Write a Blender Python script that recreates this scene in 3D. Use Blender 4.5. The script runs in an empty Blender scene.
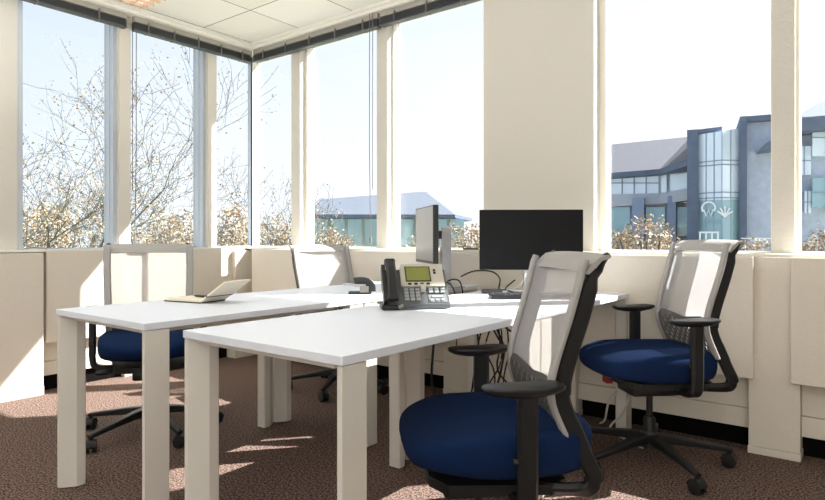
import bpy, bmesh, math, random
from math import sin, cos, pi, radians, sqrt, atan2
from mathutils import Vector, Matrix
random.seed(7)
SC = bpy.context.scene
COL = SC.collection

# ------------------------------------------------------------------ camera numbers
FPX, Y0, YAW, H = 600.0, 239.0, radians(37.6), 1.03
FW = Vector((-sin(YAW), cos(YAW), 0)); RT = Vector((cos(YAW), sin(YAW), 0))

# ------------------------------------------------------------------ materials
def lin(c):
    return tuple(((v/255)/12.92 if v/255 <= .04045 else (((v/255)+.055)/1.055)**2.4) for v in c)
MATS = {}
def mat(name, rgb, rough=.5, metal=0, spec=.5, noise=0, nscale=60, bump=0, bscale=200, sheen=0):
    if name in MATS: return MATS[name]
    m = bpy.data.materials.new(name); m.use_nodes = True
    nt = m.node_tree; b = nt.nodes['Principled BSDF']
    c = lin(rgb)
    b.inputs['Base Color'].default_value = (*c, 1)
    b.inputs['Roughness'].default_value = rough
    b.inputs['Metallic'].default_value = metal
    b.inputs['Specular IOR Level'].default_value = spec
    if sheen: b.inputs['Sheen Weight'].default_value = sheen
    tc = nt.nodes.new('ShaderNodeTexCoord')
    if noise:
        n = nt.nodes.new('ShaderNodeTexNoise'); n.inputs['Scale'].default_value = nscale
        n.inputs['Detail'].default_value = 4
        nt.links.new(tc.outputs['Object'], n.inputs['Vector'])
        r = nt.nodes.new('ShaderNodeValToRGB')
        r.color_ramp.elements[0].position = .3; r.color_ramp.elements[1].position = .7
        r.color_ramp.elements[0].color = (*[v*(1-noise) for v in c], 1)
        r.color_ramp.elements[1].color = (*[min(1, v*(1+noise)) for v in c], 1)
        nt.links.new(n.outputs['Fac'], r.inputs['Fac'])
        nt.links.new(r.outputs['Color'], b.inputs['Base Color'])
    if bump:
        n = nt.nodes.new('ShaderNodeTexNoise'); n.inputs['Scale'].default_value = bscale
        nt.links.new(tc.outputs['Object'], n.inputs['Vector'])
        bp = nt.nodes.new('ShaderNodeBump'); bp.inputs['Strength'].default_value = bump
        bp.inputs['Distance'].default_value = .01
        nt.links.new(n.outputs['Fac'], bp.inputs['Height']); nt.links.new(bp.outputs['Normal'], b.inputs['Normal'])
    MATS[name] = m
    return m

def mat_carpet():
    m = mat('carpet', (96, 78, 72), .95, spec=.1)
    nt = m.node_tree; b = nt.nodes['Principled BSDF']
    tc = nt.nodes.new('ShaderNodeTexCoord')
    n = nt.nodes.new('ShaderNodeTexNoise'); n.inputs['Scale'].default_value = 110; n.inputs['Detail'].default_value = 5
    n.inputs['Roughness'].default_value = .75
    nt.links.new(tc.outputs['Object'], n.inputs['Vector'])
    r = nt.nodes.new('ShaderNodeValToRGB')
    r.color_ramp.elements[0].position = .42; r.color_ramp.elements[0].color = (*lin((28, 20, 19)), 1)
    r.color_ramp.elements[1].position = .62; r.color_ramp.elements[1].color = (*lin((158, 132, 120)), 1)
    nt.links.new(n.outputs['Fac'], r.inputs['Fac'])
    nt.links.new(r.outputs['Color'], b.inputs['Base Color'])
    bp = nt.nodes.new('ShaderNodeBump'); bp.inputs['Strength'].default_value = .6; bp.inputs['Distance'].default_value = .006
    nt.links.new(n.outputs['Fac'], bp.inputs['Height']); nt.links.new(bp.outputs['Normal'], b.inputs['Normal'])
    return m
def mat_mesh():
    m = bpy.data.materials.new('mesh_fabric'); m.use_nodes = True
    nt = m.node_tree; nt.nodes.clear()
    out = nt.nodes.new('ShaderNodeOutputMaterial')
    tr = nt.nodes.new('ShaderNodeBsdfTransparent')
    df = nt.nodes.new('ShaderNodeBsdfDiffuse'); df.inputs['Color'].default_value = (*lin((218, 216, 217)), 1)
    tl = nt.nodes.new('ShaderNodeBsdfTranslucent'); tl.inputs['Color'].default_value = (*lin((218, 216, 217)), 1)
    a = nt.nodes.new('ShaderNodeMixShader'); a.inputs[0].default_value = .45
    nt.links.new(df.outputs[0], a.inputs[1]); nt.links.new(tl.outputs[0], a.inputs[2])
    c = nt.nodes.new('ShaderNodeMixShader'); c.inputs[0].default_value = .68
    nt.links.new(tr.outputs[0], c.inputs[1]); nt.links.new(a.outputs[0], c.inputs[2])
    nt.links.new(c.outputs[0], out.inputs[0])
    MATS['mesh'] = m; return m
def mat_glass(name, tint, refl):
    m = bpy.data.materials.new(name); m.use_nodes = True
    nt = m.node_tree; nt.nodes.clear()
    out = nt.nodes.new('ShaderNodeOutputMaterial')
    tr = nt.nodes.new('ShaderNodeBsdfTransparent'); tr.inputs['Color'].default_value = (*tint, 1)
    gl = nt.nodes.new('ShaderNodeBsdfGlossy'); gl.inputs['Roughness'].default_value = .02
    ge = nt.nodes.new('ShaderNodeNewGeometry')      # Schlick reflectance, the same from both sides
    dt = nt.nodes.new('ShaderNodeVectorMath'); dt.operation = 'DOT_PRODUCT'
    nt.links.new(ge.outputs['Incoming'], dt.inputs[0]); nt.links.new(ge.outputs['Normal'], dt.inputs[1])
    def mth(op, a, b=None):
        q = nt.nodes.new('ShaderNodeMath'); q.operation = op
        for i, v in enumerate((a, b)):
            if v is None: continue
            if isinstance(v, (int, float)): q.inputs[i].default_value = v
            else: nt.links.new(v, q.inputs[i])
        return q.outputs[0]
    k = mth('POWER', mth('SUBTRACT', 1.0, mth('ABSOLUTE', dt.outputs['Value'])), 5.0)
    fac = mth('ADD', mth('MULTIPLY', k, 1-refl), refl)
    mx = nt.nodes.new('ShaderNodeMixShader')
    nt.links.new(fac, mx.inputs[0]); nt.links.new(tr.outputs[0], mx.inputs[1]); nt.links.new(gl.outputs[0], mx.inputs[2])
    nt.links.new(mx.outputs[0], out.inputs[0])
    MATS[name] = m; return m
def mat_emit(name, rgb, s):
    m = bpy.data.materials.new(name); m.use_nodes = True
    b = m.node_tree.nodes['Principled BSDF']
    b.inputs['Base Color'].default_value = (*lin(rgb), 1)
    b.inputs['Emission Color'].default_value = (*lin(rgb), 1); b.inputs['Emission Strength'].default_value = s
    MATS[name] = m; return m
def mat_leaves(name, cols):
    """leaf colour varies leaf by leaf (per mesh island)"""
    m = bpy.data.materials.new(name); m.use_nodes = True
    nt = m.node_tree; b = nt.nodes['Principled BSDF']; b.inputs['Roughness'].default_value = .7
    g = nt.nodes.new('ShaderNodeNewGeometry')
    r = nt.nodes.new('ShaderNodeValToRGB'); cr = r.color_ramp; cr.interpolation = 'CONSTANT'
    while len(cr.elements) < len(cols): cr.elements.new(.5)
    for i, c in enumerate(cols):
        cr.elements[i].position = i/len(cols); cr.elements[i].color = (*lin(c), 1)
    nt.links.new(g.outputs['Random Per Island'], r.inputs['Fac'])
    nt.links.new(r.outputs['Color'], b.inputs['Base Color'])
    MATS[name] = m; return m
def mat_ceiling():
    m = mat('ceiling_tile', (240, 236, 226), .9, spec=.2)
    nt = m.node_tree; b = nt.nodes['Principled BSDF']
    tc = nt.nodes.new('ShaderNodeTexCoord')
    mp = nt.nodes.new('ShaderNodeMapping'); mp.inputs['Location'].default_value = (3.72+.6*8, -2.83+.6*8, 0)
    nt.links.new(tc.outputs['Object'], mp.inputs['Vector'])
    br = nt.nodes.new('ShaderNodeTexBrick'); br.offset = 0; br.squash = 1
    br.inputs['Scale'].default_value = 1; br.inputs['Brick Width'].default_value = .6; br.inputs['Row Height'].default_value = .6
    br.inputs['Mortar Size'].default_value = .004; br.inputs['Mortar Smooth'].default_value = 0
    br.inputs['Color1'].default_value = (*lin((248, 246, 240)), 1); br.inputs['Color2'].default_value = (*lin((238, 234, 224)), 1)
    br.inputs['Mortar'].default_value = (*lin((120, 114, 104)), 1)
    nt.links.new(mp.outputs[0], br.inputs['Vector'])
    n = nt.nodes.new('ShaderNodeTexNoise'); n.inputs['Scale'].default_value = 120
    nt.links.new(tc.outputs['Object'], n.inputs['Vector'])
    mx = nt.nodes.new('ShaderNodeMix'); mx.data_type = 'RGBA'; mx.blend_type = 'MULTIPLY'; mx.inputs[0].default_value = .15
    nt.links.new(br.outputs['Color'], mx.inputs[6]); nt.links.new(n.outputs['Color'], mx.inputs[7])
    nt.links.new(mx.outputs[2], b.inputs['Base Color'])
    return m

M_WALL = mat('painted_wall', (222, 216, 206), .85, spec=.2, noise=.03, nscale=120, bump=.15, bscale=150)
M_PANEL = mat('beige_panel', (230, 221, 207), .6, spec=.3, noise=.02, nscale=90)
M_COVER = mat('cream_convector', (230, 221, 206), .5)
M_TRIM = mat('white_trim', (240, 236, 226), .5)
M_ALU = mat('grey_window_frame', (196, 203, 212), .4, metal=.1)
M_BLACKVOID = mat('black_gap_shade', (14, 12, 11), .9, spec=.1)  # near-black stands for the shade in the gap under the convectors
M_FLOOR = mat_carpet()
M_CEIL = mat_ceiling()
M_GLASS = mat_glass('window_glass', (.955, .97, .975), .02)
M_DESK = mat('white_laminate', (232, 235, 244), .45, noise=.015, nscale=250)
M_EDGE = mat('white_edge', (226, 220, 212), .45)
M_LEG = mat('desk_leg_white', (226, 220, 210), .45)
M_RAIL = mat('dark_steel', (60, 58, 56), .5)
M_BLACK = mat('black_plastic', (22, 22, 23), .45)
M_BLACK2 = mat('black_rubber', (14, 14, 15), .6)
M_BLUE = mat('navy_fabric', (20, 39, 74), .95, spec=.1, noise=.12, nscale=300, bump=.12, bscale=500)
M_GREY = mat('grey_plastic', (120, 114, 109), .6)
M_RIM = mat('light_grey_rim', (170, 166, 163), .7)
M_MESH = mat_mesh()
M_SLAT = mat('dark_blind', (78, 82, 85), .5)
M_CLIP = mat('blind_clip', (170, 165, 155), .5)
M_SILVER = mat('silver', (196, 196, 198), .35, metal=.7)
M_SCREEN = mat('black_screen', (13, 13, 14), .45, spec=.2)
M_PHONE = mat('phone_grey', (82, 86, 88), .45)
M_PSIL = mat('phone_silver', (198, 192, 180), .35, metal=.3)
M_LCD = mat('lcd_green', (132, 134, 62), .3)
M_KEY = mat('key_grey', (158, 160, 160), .4)
M_PAPER = mat('paper', (236, 226, 206), .8)
M_NB = mat('notebook_cover', (46, 40, 38), .6)
M_RED = mat('red_tag', (150, 40, 44), .7)
M_WIRE = mat('white_cable', (205, 200, 190), .5)

# ------------------------------------------------------------------ mesh helpers
def bm_new(): return bmesh.new()
def add_box(bm, c, s, rot=None, bev=0):
    r = bmesh.ops.create_cube(bm, size=1)
    vs = r['verts']
    bmesh.ops.scale(bm, vec=Vector(s), verts=vs)
    if bev:
        es = list({e for v in vs for e in v.link_edges})
        g = bmesh.ops.bevel(bm, geom=es, offset=bev, segments=2, affect='EDGES', profile=.5)
        vs = list({v for f in g['faces'] for v in f.verts} | {v for v in vs if v.is_valid})
    if rot is not None: bmesh.ops.rotate(bm, cent=(0, 0, 0), matrix=rot, verts=vs)
    bmesh.ops.translate(bm, vec=Vector(c), verts=vs)
    return vs
def bx(bm, x0, x1, y0, y1, z0, z1, bev=0):
    return add_box(bm, ((x0+x1)/2, (y0+y1)/2, (z0+z1)/2), (abs(x1-x0), abs(y1-y0), abs(z1-z0)), None, bev)
def sweep(bm, path, section, up=Vector((0, 0, 1)), cap=True, closed=False):
    """sweep a 2-D section (a,b) along path; section may be a list or a function of index"""
    P = [Vector(p) for p in path]; rings = []
    n = len(P)
    for i, p in enumerate(P):
        if closed: t = (P[(i+1) % n]-P[i-1])
        else: t = (P[min(i+1, n-1)]-P[max(i-1, 0)])
        t.normalize()
        u = up
        if abs(t.dot(u)) > .98: u = Vector((1, 0, 0)) if abs(t.x) < .9 else Vector((0, 1, 0))
        a = t.cross(u).normalized(); b = a.cross(t).normalized()
        sec = section(i) if callable(section) else section
        rings.append([bm.verts.new(p+a*q[0]+b*q[1]) for q in sec])
    m = len(rings[0])
    rng = range(n if closed else n-1)
    for i in rng:
        A, B = rings[i], rings[(i+1) % n]
        for k in range(m):
            bm.faces.new((A[k], A[(k+1) % m], B[(k+1) % m], B[k]))
    if cap and not closed:
        bm.faces.new(rings[0][::-1]); bm.faces.new(rings[-1])
def circ(r, n=8): return [(r*cos(2*pi*k/n), r*sin(2*pi*k/n)) for k in range(n)]
def rect(a, b, ch=0):
    a /= 2; b /= 2
    if not ch: return [(-a, -b), (a, -b), (a, b), (-a, b)]
    return [(-a+ch, -b), (a-ch, -b), (a, -b+ch), (a, b-ch), (a-ch, b), (-a+ch, b), (-a, b-ch), (-a, -b+ch)]
def tube(bm, path, r, n=8, smooth=0):
    P = [Vector(p) for p in path]
    if smooth: P = spline(P, smooth)
    sweep(bm, P, circ(r, n) if not callable(r) else (lambda i: circ(r(i), n)))
def spline(P, k):
    P = [Vector(p) for p in P]; out = []
    for i in range(len(P)-1):
        p0 = P[max(i-1, 0)]; p1 = P[i]; p2 = P[i+1]; p3 = P[min(i+2, len(P)-1)]
        for j in range(k):
            t = j/k
            out.append(.5*((2*p1)+(p2-p0)*t+(2*p0-5*p1+4*p2-p3)*t*t+(3*p1-p0-3*p2+p3)*t**3))
    out.append(P[-1]); return out
def lathe(bm, prof, c=(0, 0, 0), n=20, axis='z'):
    c = Vector(c); rings = []
    for r, z in prof:
        ring = []
        for k in range(n):
            a = 2*pi*k/n
            v = Vector((r*cos(a), r*sin(a), z)) if axis == 'z' else (Vector((r*cos(a), z, r*sin(a))) if axis == 'y' else Vector((z, r*cos(a), r*sin(a))))
            ring.append(bm.verts.new(c+v))
        rings.append(ring)
    for i in range(len(rings)-1):
        for k in range(n):
            bm.faces.new((rings[i][k], rings[i][(k+1) % n], rings[i+1][(k+1) % n], rings[i+1][k]))
    bm.faces.new(rings[0][::-1]); bm.faces.new(rings[-1])
def prism(bm, poly, z0, z1):
    a = [bm.verts.new((x, y, z0)) for x, y in poly]; b = [bm.verts.new((x, y, z1)) for x, y in poly]
    n = len(poly)
    bm.faces.new(a[::-1]); bm.faces.new(b)
    for k in range(n): bm.faces.new((a[k], a[(k+1) % n], b[(k+1) % n], b[k]))
def hexa(bm, lo, hi):
    """closed solid from two matching loops of points"""
    a = [bm.verts.new(p) for p in lo]; b = [bm.verts.new(p) for p in hi]; n = len(lo)
    bm.faces.new(a[::-1]); bm.faces.new(b)
    for k in range(n): bm.faces.new((a[k], a[(k+1) % n], b[(k+1) % n], b[k]))
def obj(name, bm, m, parent=None, smooth=False):
    bmesh.ops.recalc_face_normals(bm, faces=bm.faces)
    me = bpy.data.meshes.new(name); bm.to_mesh(me); bm.free()
    if m: me.materials.append(m)
    if smooth:
        for p in me.polygons: p.use_smooth = True
        try: me.set_sharp_from_angle(angle=radians(40))
        except Exception: pass
    o = bpy.data.objects.new(name, me); COL.objects.link(o)
    if parent: o.parent = parent
    return o
def tag(o, label, cat, group=None):
    o['label'] = label; o['category'] = cat
    if group: o['group'] = group
    return o
def thing(name, label, cat, loc=(0, 0, 0), rz=0, group=None):
    o = bpy.data.objects.new(name, None); COL.objects.link(o)
    o.location = loc; o.rotation_euler = (0, 0, rz); o.empty_display_size = .1
    return tag(o, label, cat, group)
def struct(name, bm, m, parent=None, smooth=False):
    o = obj(name, bm, m, parent, smooth)
    if not parent: o['kind'] = 'structure'
    return o
def dup(root, loc, rz, label, group=None):
    r = root.copy(); COL.objects.link(r); r.location = loc; r.rotation_euler = (0, 0, rz); r['label'] = label
    if group: r['group'] = group
    for ch in list(root.children):
        c = ch.copy(); COL.objects.link(c); c.parent = r
        for g in ch.children:
            d = g.copy(); COL.objects.link(d); d.parent = c
    return r

# ------------------------------------------------------------------ room shell
XL, YB, ZC = -4.5, 3.42, 2.75          # wall planes, ceiling
XO, YO = -4.68, 3.60                   # outer faces
XR, YF = 2.6, -3.4
SILL, HEAD = .955, 2.70
bm = bm_new(); bx(bm, XO, XR, YF, YO, -.1, 0); struct('floor', bm, M_FLOOR)
bm = bm_new(); bx(bm, XO, XR+.1, YF-.1, YO, ZC, ZC+.1); struct('ceiling', bm, M_CEIL)
bm = bm_new()
bx(bm, -4.5, XR, YB, YO, -.05, SILL); bx(bm, -4.5, XR, YB, YO, HEAD, ZC)
bx(bm, -2.03, -1.29, YB-.02, YO, SILL, HEAD); bx(bm, 1.6, XR, YB, YO, SILL, HEAD)
struct('wall_back', bm, M_WALL)
bm = bm_new()
bx(bm, XO, XL, YF, YO, -.05, SILL); bx(bm, XO, XL, YF, YO, HEAD, ZC)
bx(bm, XO, XL, YF, 1.555, SILL, HEAD)
struct('wall_left', bm, M_WALL)
bm = bm_new(); bx(bm, XR, XR+.1, YF, YO, 0, ZC); struct('wall_right', bm, M_WALL)
bm = bm_new(); bx(bm, XO, XR+.1, YF-.1, YF, 0, ZC); struct('wall_front', bm, M_WALL)

# mullions (beige) and the dark corner post
tn = [0]
def trim(bm, m, parent=None):
    tn[0] += 1
    return struct('trim_%d' % tn[0], bm, m, parent)
for y0, y1 in ((2.205, 2.29), (2.955, 3.04)):
    bm = bm_new(); bx(bm, -4.50, -4.45, y0, y1, SILL, HEAD, .004); trim(bm, M_WALL)
for x0, x1 in ((-3.95, -3.84), (-2.985, -2.88), (-.405, -.305)):
    bm = bm_new(); bx(bm, x0, x1, 3.43, 3.52, SILL, HEAD, .004); trim(bm, M_WALL)
bm = bm_new(); bx(bm, -4.60, -4.555, 3.50, 3.545, SILL, HEAD); trim(bm, mat('dark_corner_post', (52, 60, 74), .4))

# windows: frame with its pane as child
wn = [0]
def window_left(y0, y1, w2=.026):
    wn[0] += 1
    bm = bm_new(); w = .026
    for a, b in ((y0, y0+w), (y1-w2, y1)):
        bx(bm, -4.63, -4.49, a, b, SILL, HEAD) if b-a > .01 else bx(bm, -4.63, -4.59, a, b, SILL, HEAD)
        if b-a > .01: bx(bm, -4.58, -4.54, a-.005, b+.001, SILL, HEAD)
    bx(bm, -4.63, -4.56, y0, y1, SILL, SILL+.012); bx(bm, -4.63, -4.56, y0, y1, HEAD-.03, HEAD)
    f = struct('window_%d' % wn[0], bm, M_ALU)
    bm = bm_new(); bx(bm, -4.615, -4.609, y0+w, y1-w2, SILL+.01, HEAD-.02); obj('window_pane', bm, M_GLASS, f)
def window_back(x0, x1, w=.03, w2=None):
    wn[0] += 1
    bm = bm_new()
    w2 = w2 or w
    for a, b in ((x0, x0+w), (x1-w2, x1)):
        bx(bm, a, b, 3.49, 3.57, SILL, HEAD); bx(bm, a-.003, b+.003, 3.51, 3.53, SILL, HEAD)
    bx(bm, x0, x1, 3.50, 3.57, SILL, SILL+.012); bx(bm, x0, x1, 3.50, 3.57, HEAD-.03, HEAD)
    f = struct('window_%d' % wn[0], bm, M_TRIM)
    bm = bm_new(); bx(bm, x0+w, x1-w2, 3.547, 3.553, SILL+.01, HEAD-.02); obj('window_pane', bm, M_GLASS, f)
window_left(1.555, 2.205); window_left(2.285, 2.955); window_left(3.035, 3.50, .004)
window_back(-4.555, -3.945, .004, .02); window_back(-3.845, -2.98); window_back(-2.885, -2.03, .02)
window_back(-1.29, -.40, .04, .012); window_back(-.31, 1.6, .02)

# sills
bm = bm_new(); bx(bm, -4.42, 2.6, 3.30, 3.52, SILL-.012, SILL+.004, .003); trim(bm, M_TRIM)
bm = bm_new(); bx(bm, -4.56, -4.40, YF, 3.52, SILL-.012, SILL+.004, .003); trim(bm, M_TRIM)

# beige cover panels, columns, convectors below the sills
def panel_back(x0, x1, z0=.365, z1=.945):
    bm = bm_new(); bx(bm, x0, x1, 3.24, 3.29, z0, z1, .004); return trim(bm, M_PANEL)
def column_back(x0, x1, yf=3.285, top=.943):
    bm = bm_new(); bx(bm, x0, x1, yf, 3.43, .035, top, .003); bx(bm, x0-.003, x1+.003, yf-.004, 3.43, 0, .034, .002)
    return trim(bm, M_PANEL)
panel_back(-4.24, -3.33); panel_back(-3.325, -2.20); panel_back(-2.18, -1.32); panel_back(-1.315, -.457); panel_back(-.306, .9); panel_back(1.1, 2.4)
column_back(-2.28, -1.36, 3.30, .943); column_back(-.483, -.272); column_back(.9, 1.1)
def conv_back(x0, x1):
    bm = bm_new()
    bx(bm, x0, x1, 3.35, 3.43, .20, .50, .003); bx(bm, x0, x1, 3.335, 3.43, .105, .198, .003); bx(bm, x0, x1, 3.36, 3.43, .50, .9)
    return trim(bm, M_COVER)
conv_back(-4.35, -2.281); conv_back(-1.359, -.484); conv_back(-.271, .899)
bm = bm_new(); bx(bm, -4.4, XR, 3.40, 3.43, 0, .11); o = struct('gap_shade_back', bm, M_BLACKVOID)  # black strip paints the shade of the open gap under the back convectors
def panel_left(y0, y1, xf=-4.40, z0=.33, z1=.945):
    bm = bm_new(); bx(bm, xf-.05, xf, y0, y1, z0, z1, .004); return trim(bm, M_PANEL)
panel_left(1.69, 2.235); panel_left(2.40, 3.29)
bm = bm_new(); bx(bm, -4.5, -4.352, .3, 1.655, .06, .938, .003); bx(bm, -4.5, -4.350, .3, 1.658, 0, .058, .002); trim(bm, M_PANEL)
bm = bm_new(); bx(bm, -4.5, -4.43, 2.235, 2.40, .0, .93, .003); trim(bm, M_PANEL)
bm = bm_new(); bx(bm, -4.5, -4.36, 3.16, 3.43, 0, .93, .003); trim(bm, M_PANEL)
for y0, y1 in ((1.672, 2.234), (2.401, 3.159)):
    bm = bm_new(); bx(bm, -4.5, -4.46, y0, y1, .20, .9, .003); bx(bm, -4.5, -4.445, y0, y1, .105, .198, .003); trim(bm, M_COVER)
bm = bm_new(); bx(bm, -4.5, -4.48, 1.6, 3.43, 0, .11); struct('gap_shade_left', bm, M_BLACKVOID)  # same painted gap shade along the left wall

# ceiling perimeter: two stepped white bands above the blinds
bm = bm_new(); bx(bm, -4.5, -4.33, YF, 3.42, ZC-.022, ZC-.001); bx(bm, -4.5, -4.36, YF, 3.42, ZC-.045, ZC-.022); trim(bm, M_TRIM)
bm = bm_new(); bx(bm, -4.33, XR, 3.30, 3.42, ZC-.022, ZC-.001); bx(bm, -4.36, XR, 3.33, 3.42, ZC-.045, ZC-.022); trim(bm, M_TRIM)

# ------------------------------------------------------------------ raised venetian blinds
def blind(name_loc, length, rz, label, cord_at, nclip, zb=2.598):
    t = thing('venetian_blind', label, 'blind', name_loc, rz, 'raised dark venetian blinds')
    bm = bm_new(); bx(bm, 0, length, -.02, .02, ZC-.085-zb, ZC-.046-zb, .002); obj('headrail', bm, M_CLIP, t)
    bm = bm_new()
    n = 9
    for k in range(n):
        z = .012+k*(.052/n)
        sweep(bm, [(0, 0, z), (length, 0, z)], [(-.026, -.001), (0, .0025), (.026, -.001), (.026, -.0032), (0, .0003), (-.026, -.0032)])
    obj('slats', bm, M_SLAT, t)
    bm = bm_new(); bx(bm, 0, length, -.027, .027, 0, .011, .002); obj('bottom_rail', bm, M_SLAT, t)
    for k in range(nclip):
        x = length*(k+.5)/nclip
        bm = bm_new(); bx(bm, x-.004, x+.004, -.030, .030, -.003, .085, .002); obj('clip', bm, M_GREY, t)
    if cord_at is not None:
        bm = bm_new()
        tube(bm, [(cord_at, -.04, .12), (cord_at, -.042, -.9), (cord_at+.01, -.04, -1.55)], .003, 6)
        tube(bm, [(cord_at+.03, -.04, .12), (cord_at+.03, -.04, -1.2)], .003, 6)
        lathe(bm, [(.004, -.04), (.009, -.03), (.009, 0), (.004, .01)], (cord_at+.01, -.04, -1.56), 8)
        obj('pull_cord', bm, M_GREY, t)
    return t
blind((-4.42, 2.235, 2.598), 1.2, -pi/2, 'dark venetian blind raised above the first left-hand window, at the photo\'s left edge', None, 3)
blind((-4.42, 3.37, 2.598), 1.075, -pi/2, 'dark raised venetian blind with long pull cord, on left wall ending at the glass corner', 1.03, 5)
blind((-4.37, 3.375, 2.598), 1.46, 0, 'dark raised venetian blind on back wall, from the glass corner to the middle mullion', 1.40, 5)
blind((-2.89, 3.375, 2.598), .86, 0, 'dark raised venetian blind on back wall next to the wide beige pier', None, 3)

# recessed louvre light, one in the ceiling near the left windows
def louvre_light(x, y, label):
    t = thing('ceiling_light', label, 'ceiling light', (x, y, ZC), 0, 'recessed louvre lights')
    bm = bm_new()
    for a, b, c, d in ((-.3, .3, -.3, -.28), (-.3, .3, .28, .3), (-.3, -.28, -.28, .28), (.28, .3, -.28, .28)):
        bx(bm, a, b, c, d, -.012, 0)
    obj('frame', bm, M_TRIM, t)
    bm = bm_new(); bx(bm, -.28, .28, -.28, .28, -.004, -.001); obj('diffuser', bm, MATS.get('lamp') or mat_emit('lamp', (255, 238, 222), 1.0), t)
    bm = bm_new()
    for k in range(7):
        v = -.24+k*.08
        bx(bm, -.28, .28, v-.002, v+.002, -.03, -.004); bx(bm, v-.002, v+.002, -.28, .28, -.03, -.004)
    obj('louvre', bm, mat('louvre', (220, 198, 180), .3, metal=.4), t)
louvre_light(-3.99, 2.03, 'square recessed ceiling light with warm louvre, near the left-hand windows')

# ------------------------------------------------------------------ desks
DW, DL = .704, 1.115
def leg_bm(sx, sy):
    """corner leg with bevelled inner face; outer faces flush with the top (sx, sy = which corner)"""
    bm = bm_new()
    poly = [(0, 0), (0, .09), (-.052, .09), (-.057, .085), (-.057, .052), (-.018, .0)]
    hx, hy = DW/2-.004, DL/2-.004
    pts = [(sx*(hx+x), sy*(hy-y)) for x, y in poly]
    if sx*sy > 0: pts = pts[::-1]
    prism(bm, pts, .004, .714)
    return bm
def make_desk(label, loc):
    t = thing('desk', label, 'desk', loc, 0, 'cluster of four white desks')
    bm = bm_new(); bx(bm, -DW/2, DW/2, -DL/2, DL/2, .716, .74, .0015); obj('desk_top', bm, M_DESK, t)
    for sx in (-1, 1):
        for sy in (-1, 1):
            l = obj('leg', leg_bm(sx, sy), M_LEG, t)
    for sy in (-1, 1):
        bm = bm_new(); y = sy*(DL/2-.03); bx(bm, -DW/2+.05, DW/2-.05, y-.008, y+.008, .700, .714, .001); obj('end_rail', bm, M_LEG, t)
    for s in (-1, 1):
        bm = bm_new(); bx(bm, s*.25-.015, s*.25+.015, -DL/2+.088, DL/2-.088, .690, .715, .002); obj('under_rail', bm, M_LEG, t)
    return t
XA, XB = -2.33, -1.391
YN = 1.066
dA = make_desk('white desk at the left with the open notebook on it', (XA, YN+DL/2, 0))
dup(dA, (XB, YN+DL/2, 0), 0, 'white desk nearest the camera, carrying the grey desk phone')
dup(dA, (XA, YN+DL*1.5+.006, 0), 0, 'white desk at the back left holding the hole punch and the edge-on monitor')
dup(dA, (XB, YN+DL*1.5+.006, 0), 0, 'white desk at the back right with the black monitor and keyboard')

# ------------------------------------------------------------------ office chair (local +x is forward)
def seat_bm():
    bm = bm_new(); N = 48
    def outline(a, k):
        n = 4.0
        c, s = cos(a), sin(a)
        x = (abs(c)**(2/n))*(1 if c > 0 else -1); y = (abs(s)**(2/n))*(1 if s > 0 else -1)
        hx = .268
        X = .012+hx*k*x; Y = .248*k*y*(1-.10*max(0, -x)-.05*max(0, x)**2)
        return X, Y
    prof = [(.76, .370), (.88, .374), (.95, .384), (.982, .403), (1.0, .432), (1.0, .466), (.993, .482), (.972, .493), (.93, .500), (.80, .505), (.48, .503), (.18, .500)]
    rings = []
    for k, z in prof:
        ring = []
        for i in range(N):
            a = 2*pi*i/N; X, Y = outline(a, k)
            zz = z
            f = max(0, (X-.06)/.21)
            q = (z-.370)/.135; zz = z+f*(.030*(1-q))-f*f*.034*q
            b = max(0, (-X-.08)/.15); zz += .006*b
            zz += .008*(abs(Y)/.25)**2 if z > .48 else .020*(abs(Y)/.25)**2*(1-q)
            ring.append(bm.verts.new((X, Y, zz)))
        rings.append(ring)
    for i in range(len(rings)-1):
        for k in range(N): bm.faces.new((rings[i][k], rings[i][(k+1) % N], rings[i+1][(k+1) % N], rings[i+1][k]))
    bm.faces.new(rings[0][::-1]); bm.faces.new(rings[-1])
    return bm
BACK = spline([(-.302, 0, 1.003), (-.276, 0, .998), (-.257, 0, .975), (-.246, 0, .93), (-.218, 0, .83), (-.190, 0, .74), (-.172, 0, .67), (-.170, 0, .63)], 4)
LOW = spline([(-.170, 0, .63), (-.178, 0, .59), (-.208, 0, .52), (-.240, 0, .45), (-.268, 0, .395)], 4)
LOW2 = spline([(-.268, 0, .395), (-.262, 0, .372), (-.22, 0, .362), (-.10, 0, .358), (.0, 0, .352)], 4)
def halfw(z): return .200+.012*min(1, max(0, (z-.55)/.3))
def xback(z):
    P = BACK+LOW[1:]
    for i in range(len(P)-1):
        if (P[i].z-z)*(P[i+1].z-z) <= 0 and abs(P[i].z-P[i+1].z) > 1e-6:
            t = (z-P[i].z)/(P[i+1].z-P[i].z); return P[i].x+(P[i+1].x-P[i].x)*t
    return -.170+(.63-z)*.12
def back_pt(y, z, off=0):
    w = halfw(z); q = min(1, abs(y)/w)
    return Vector((xback(z)+.018+off-.022*(1-q*q), y, z))
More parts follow.
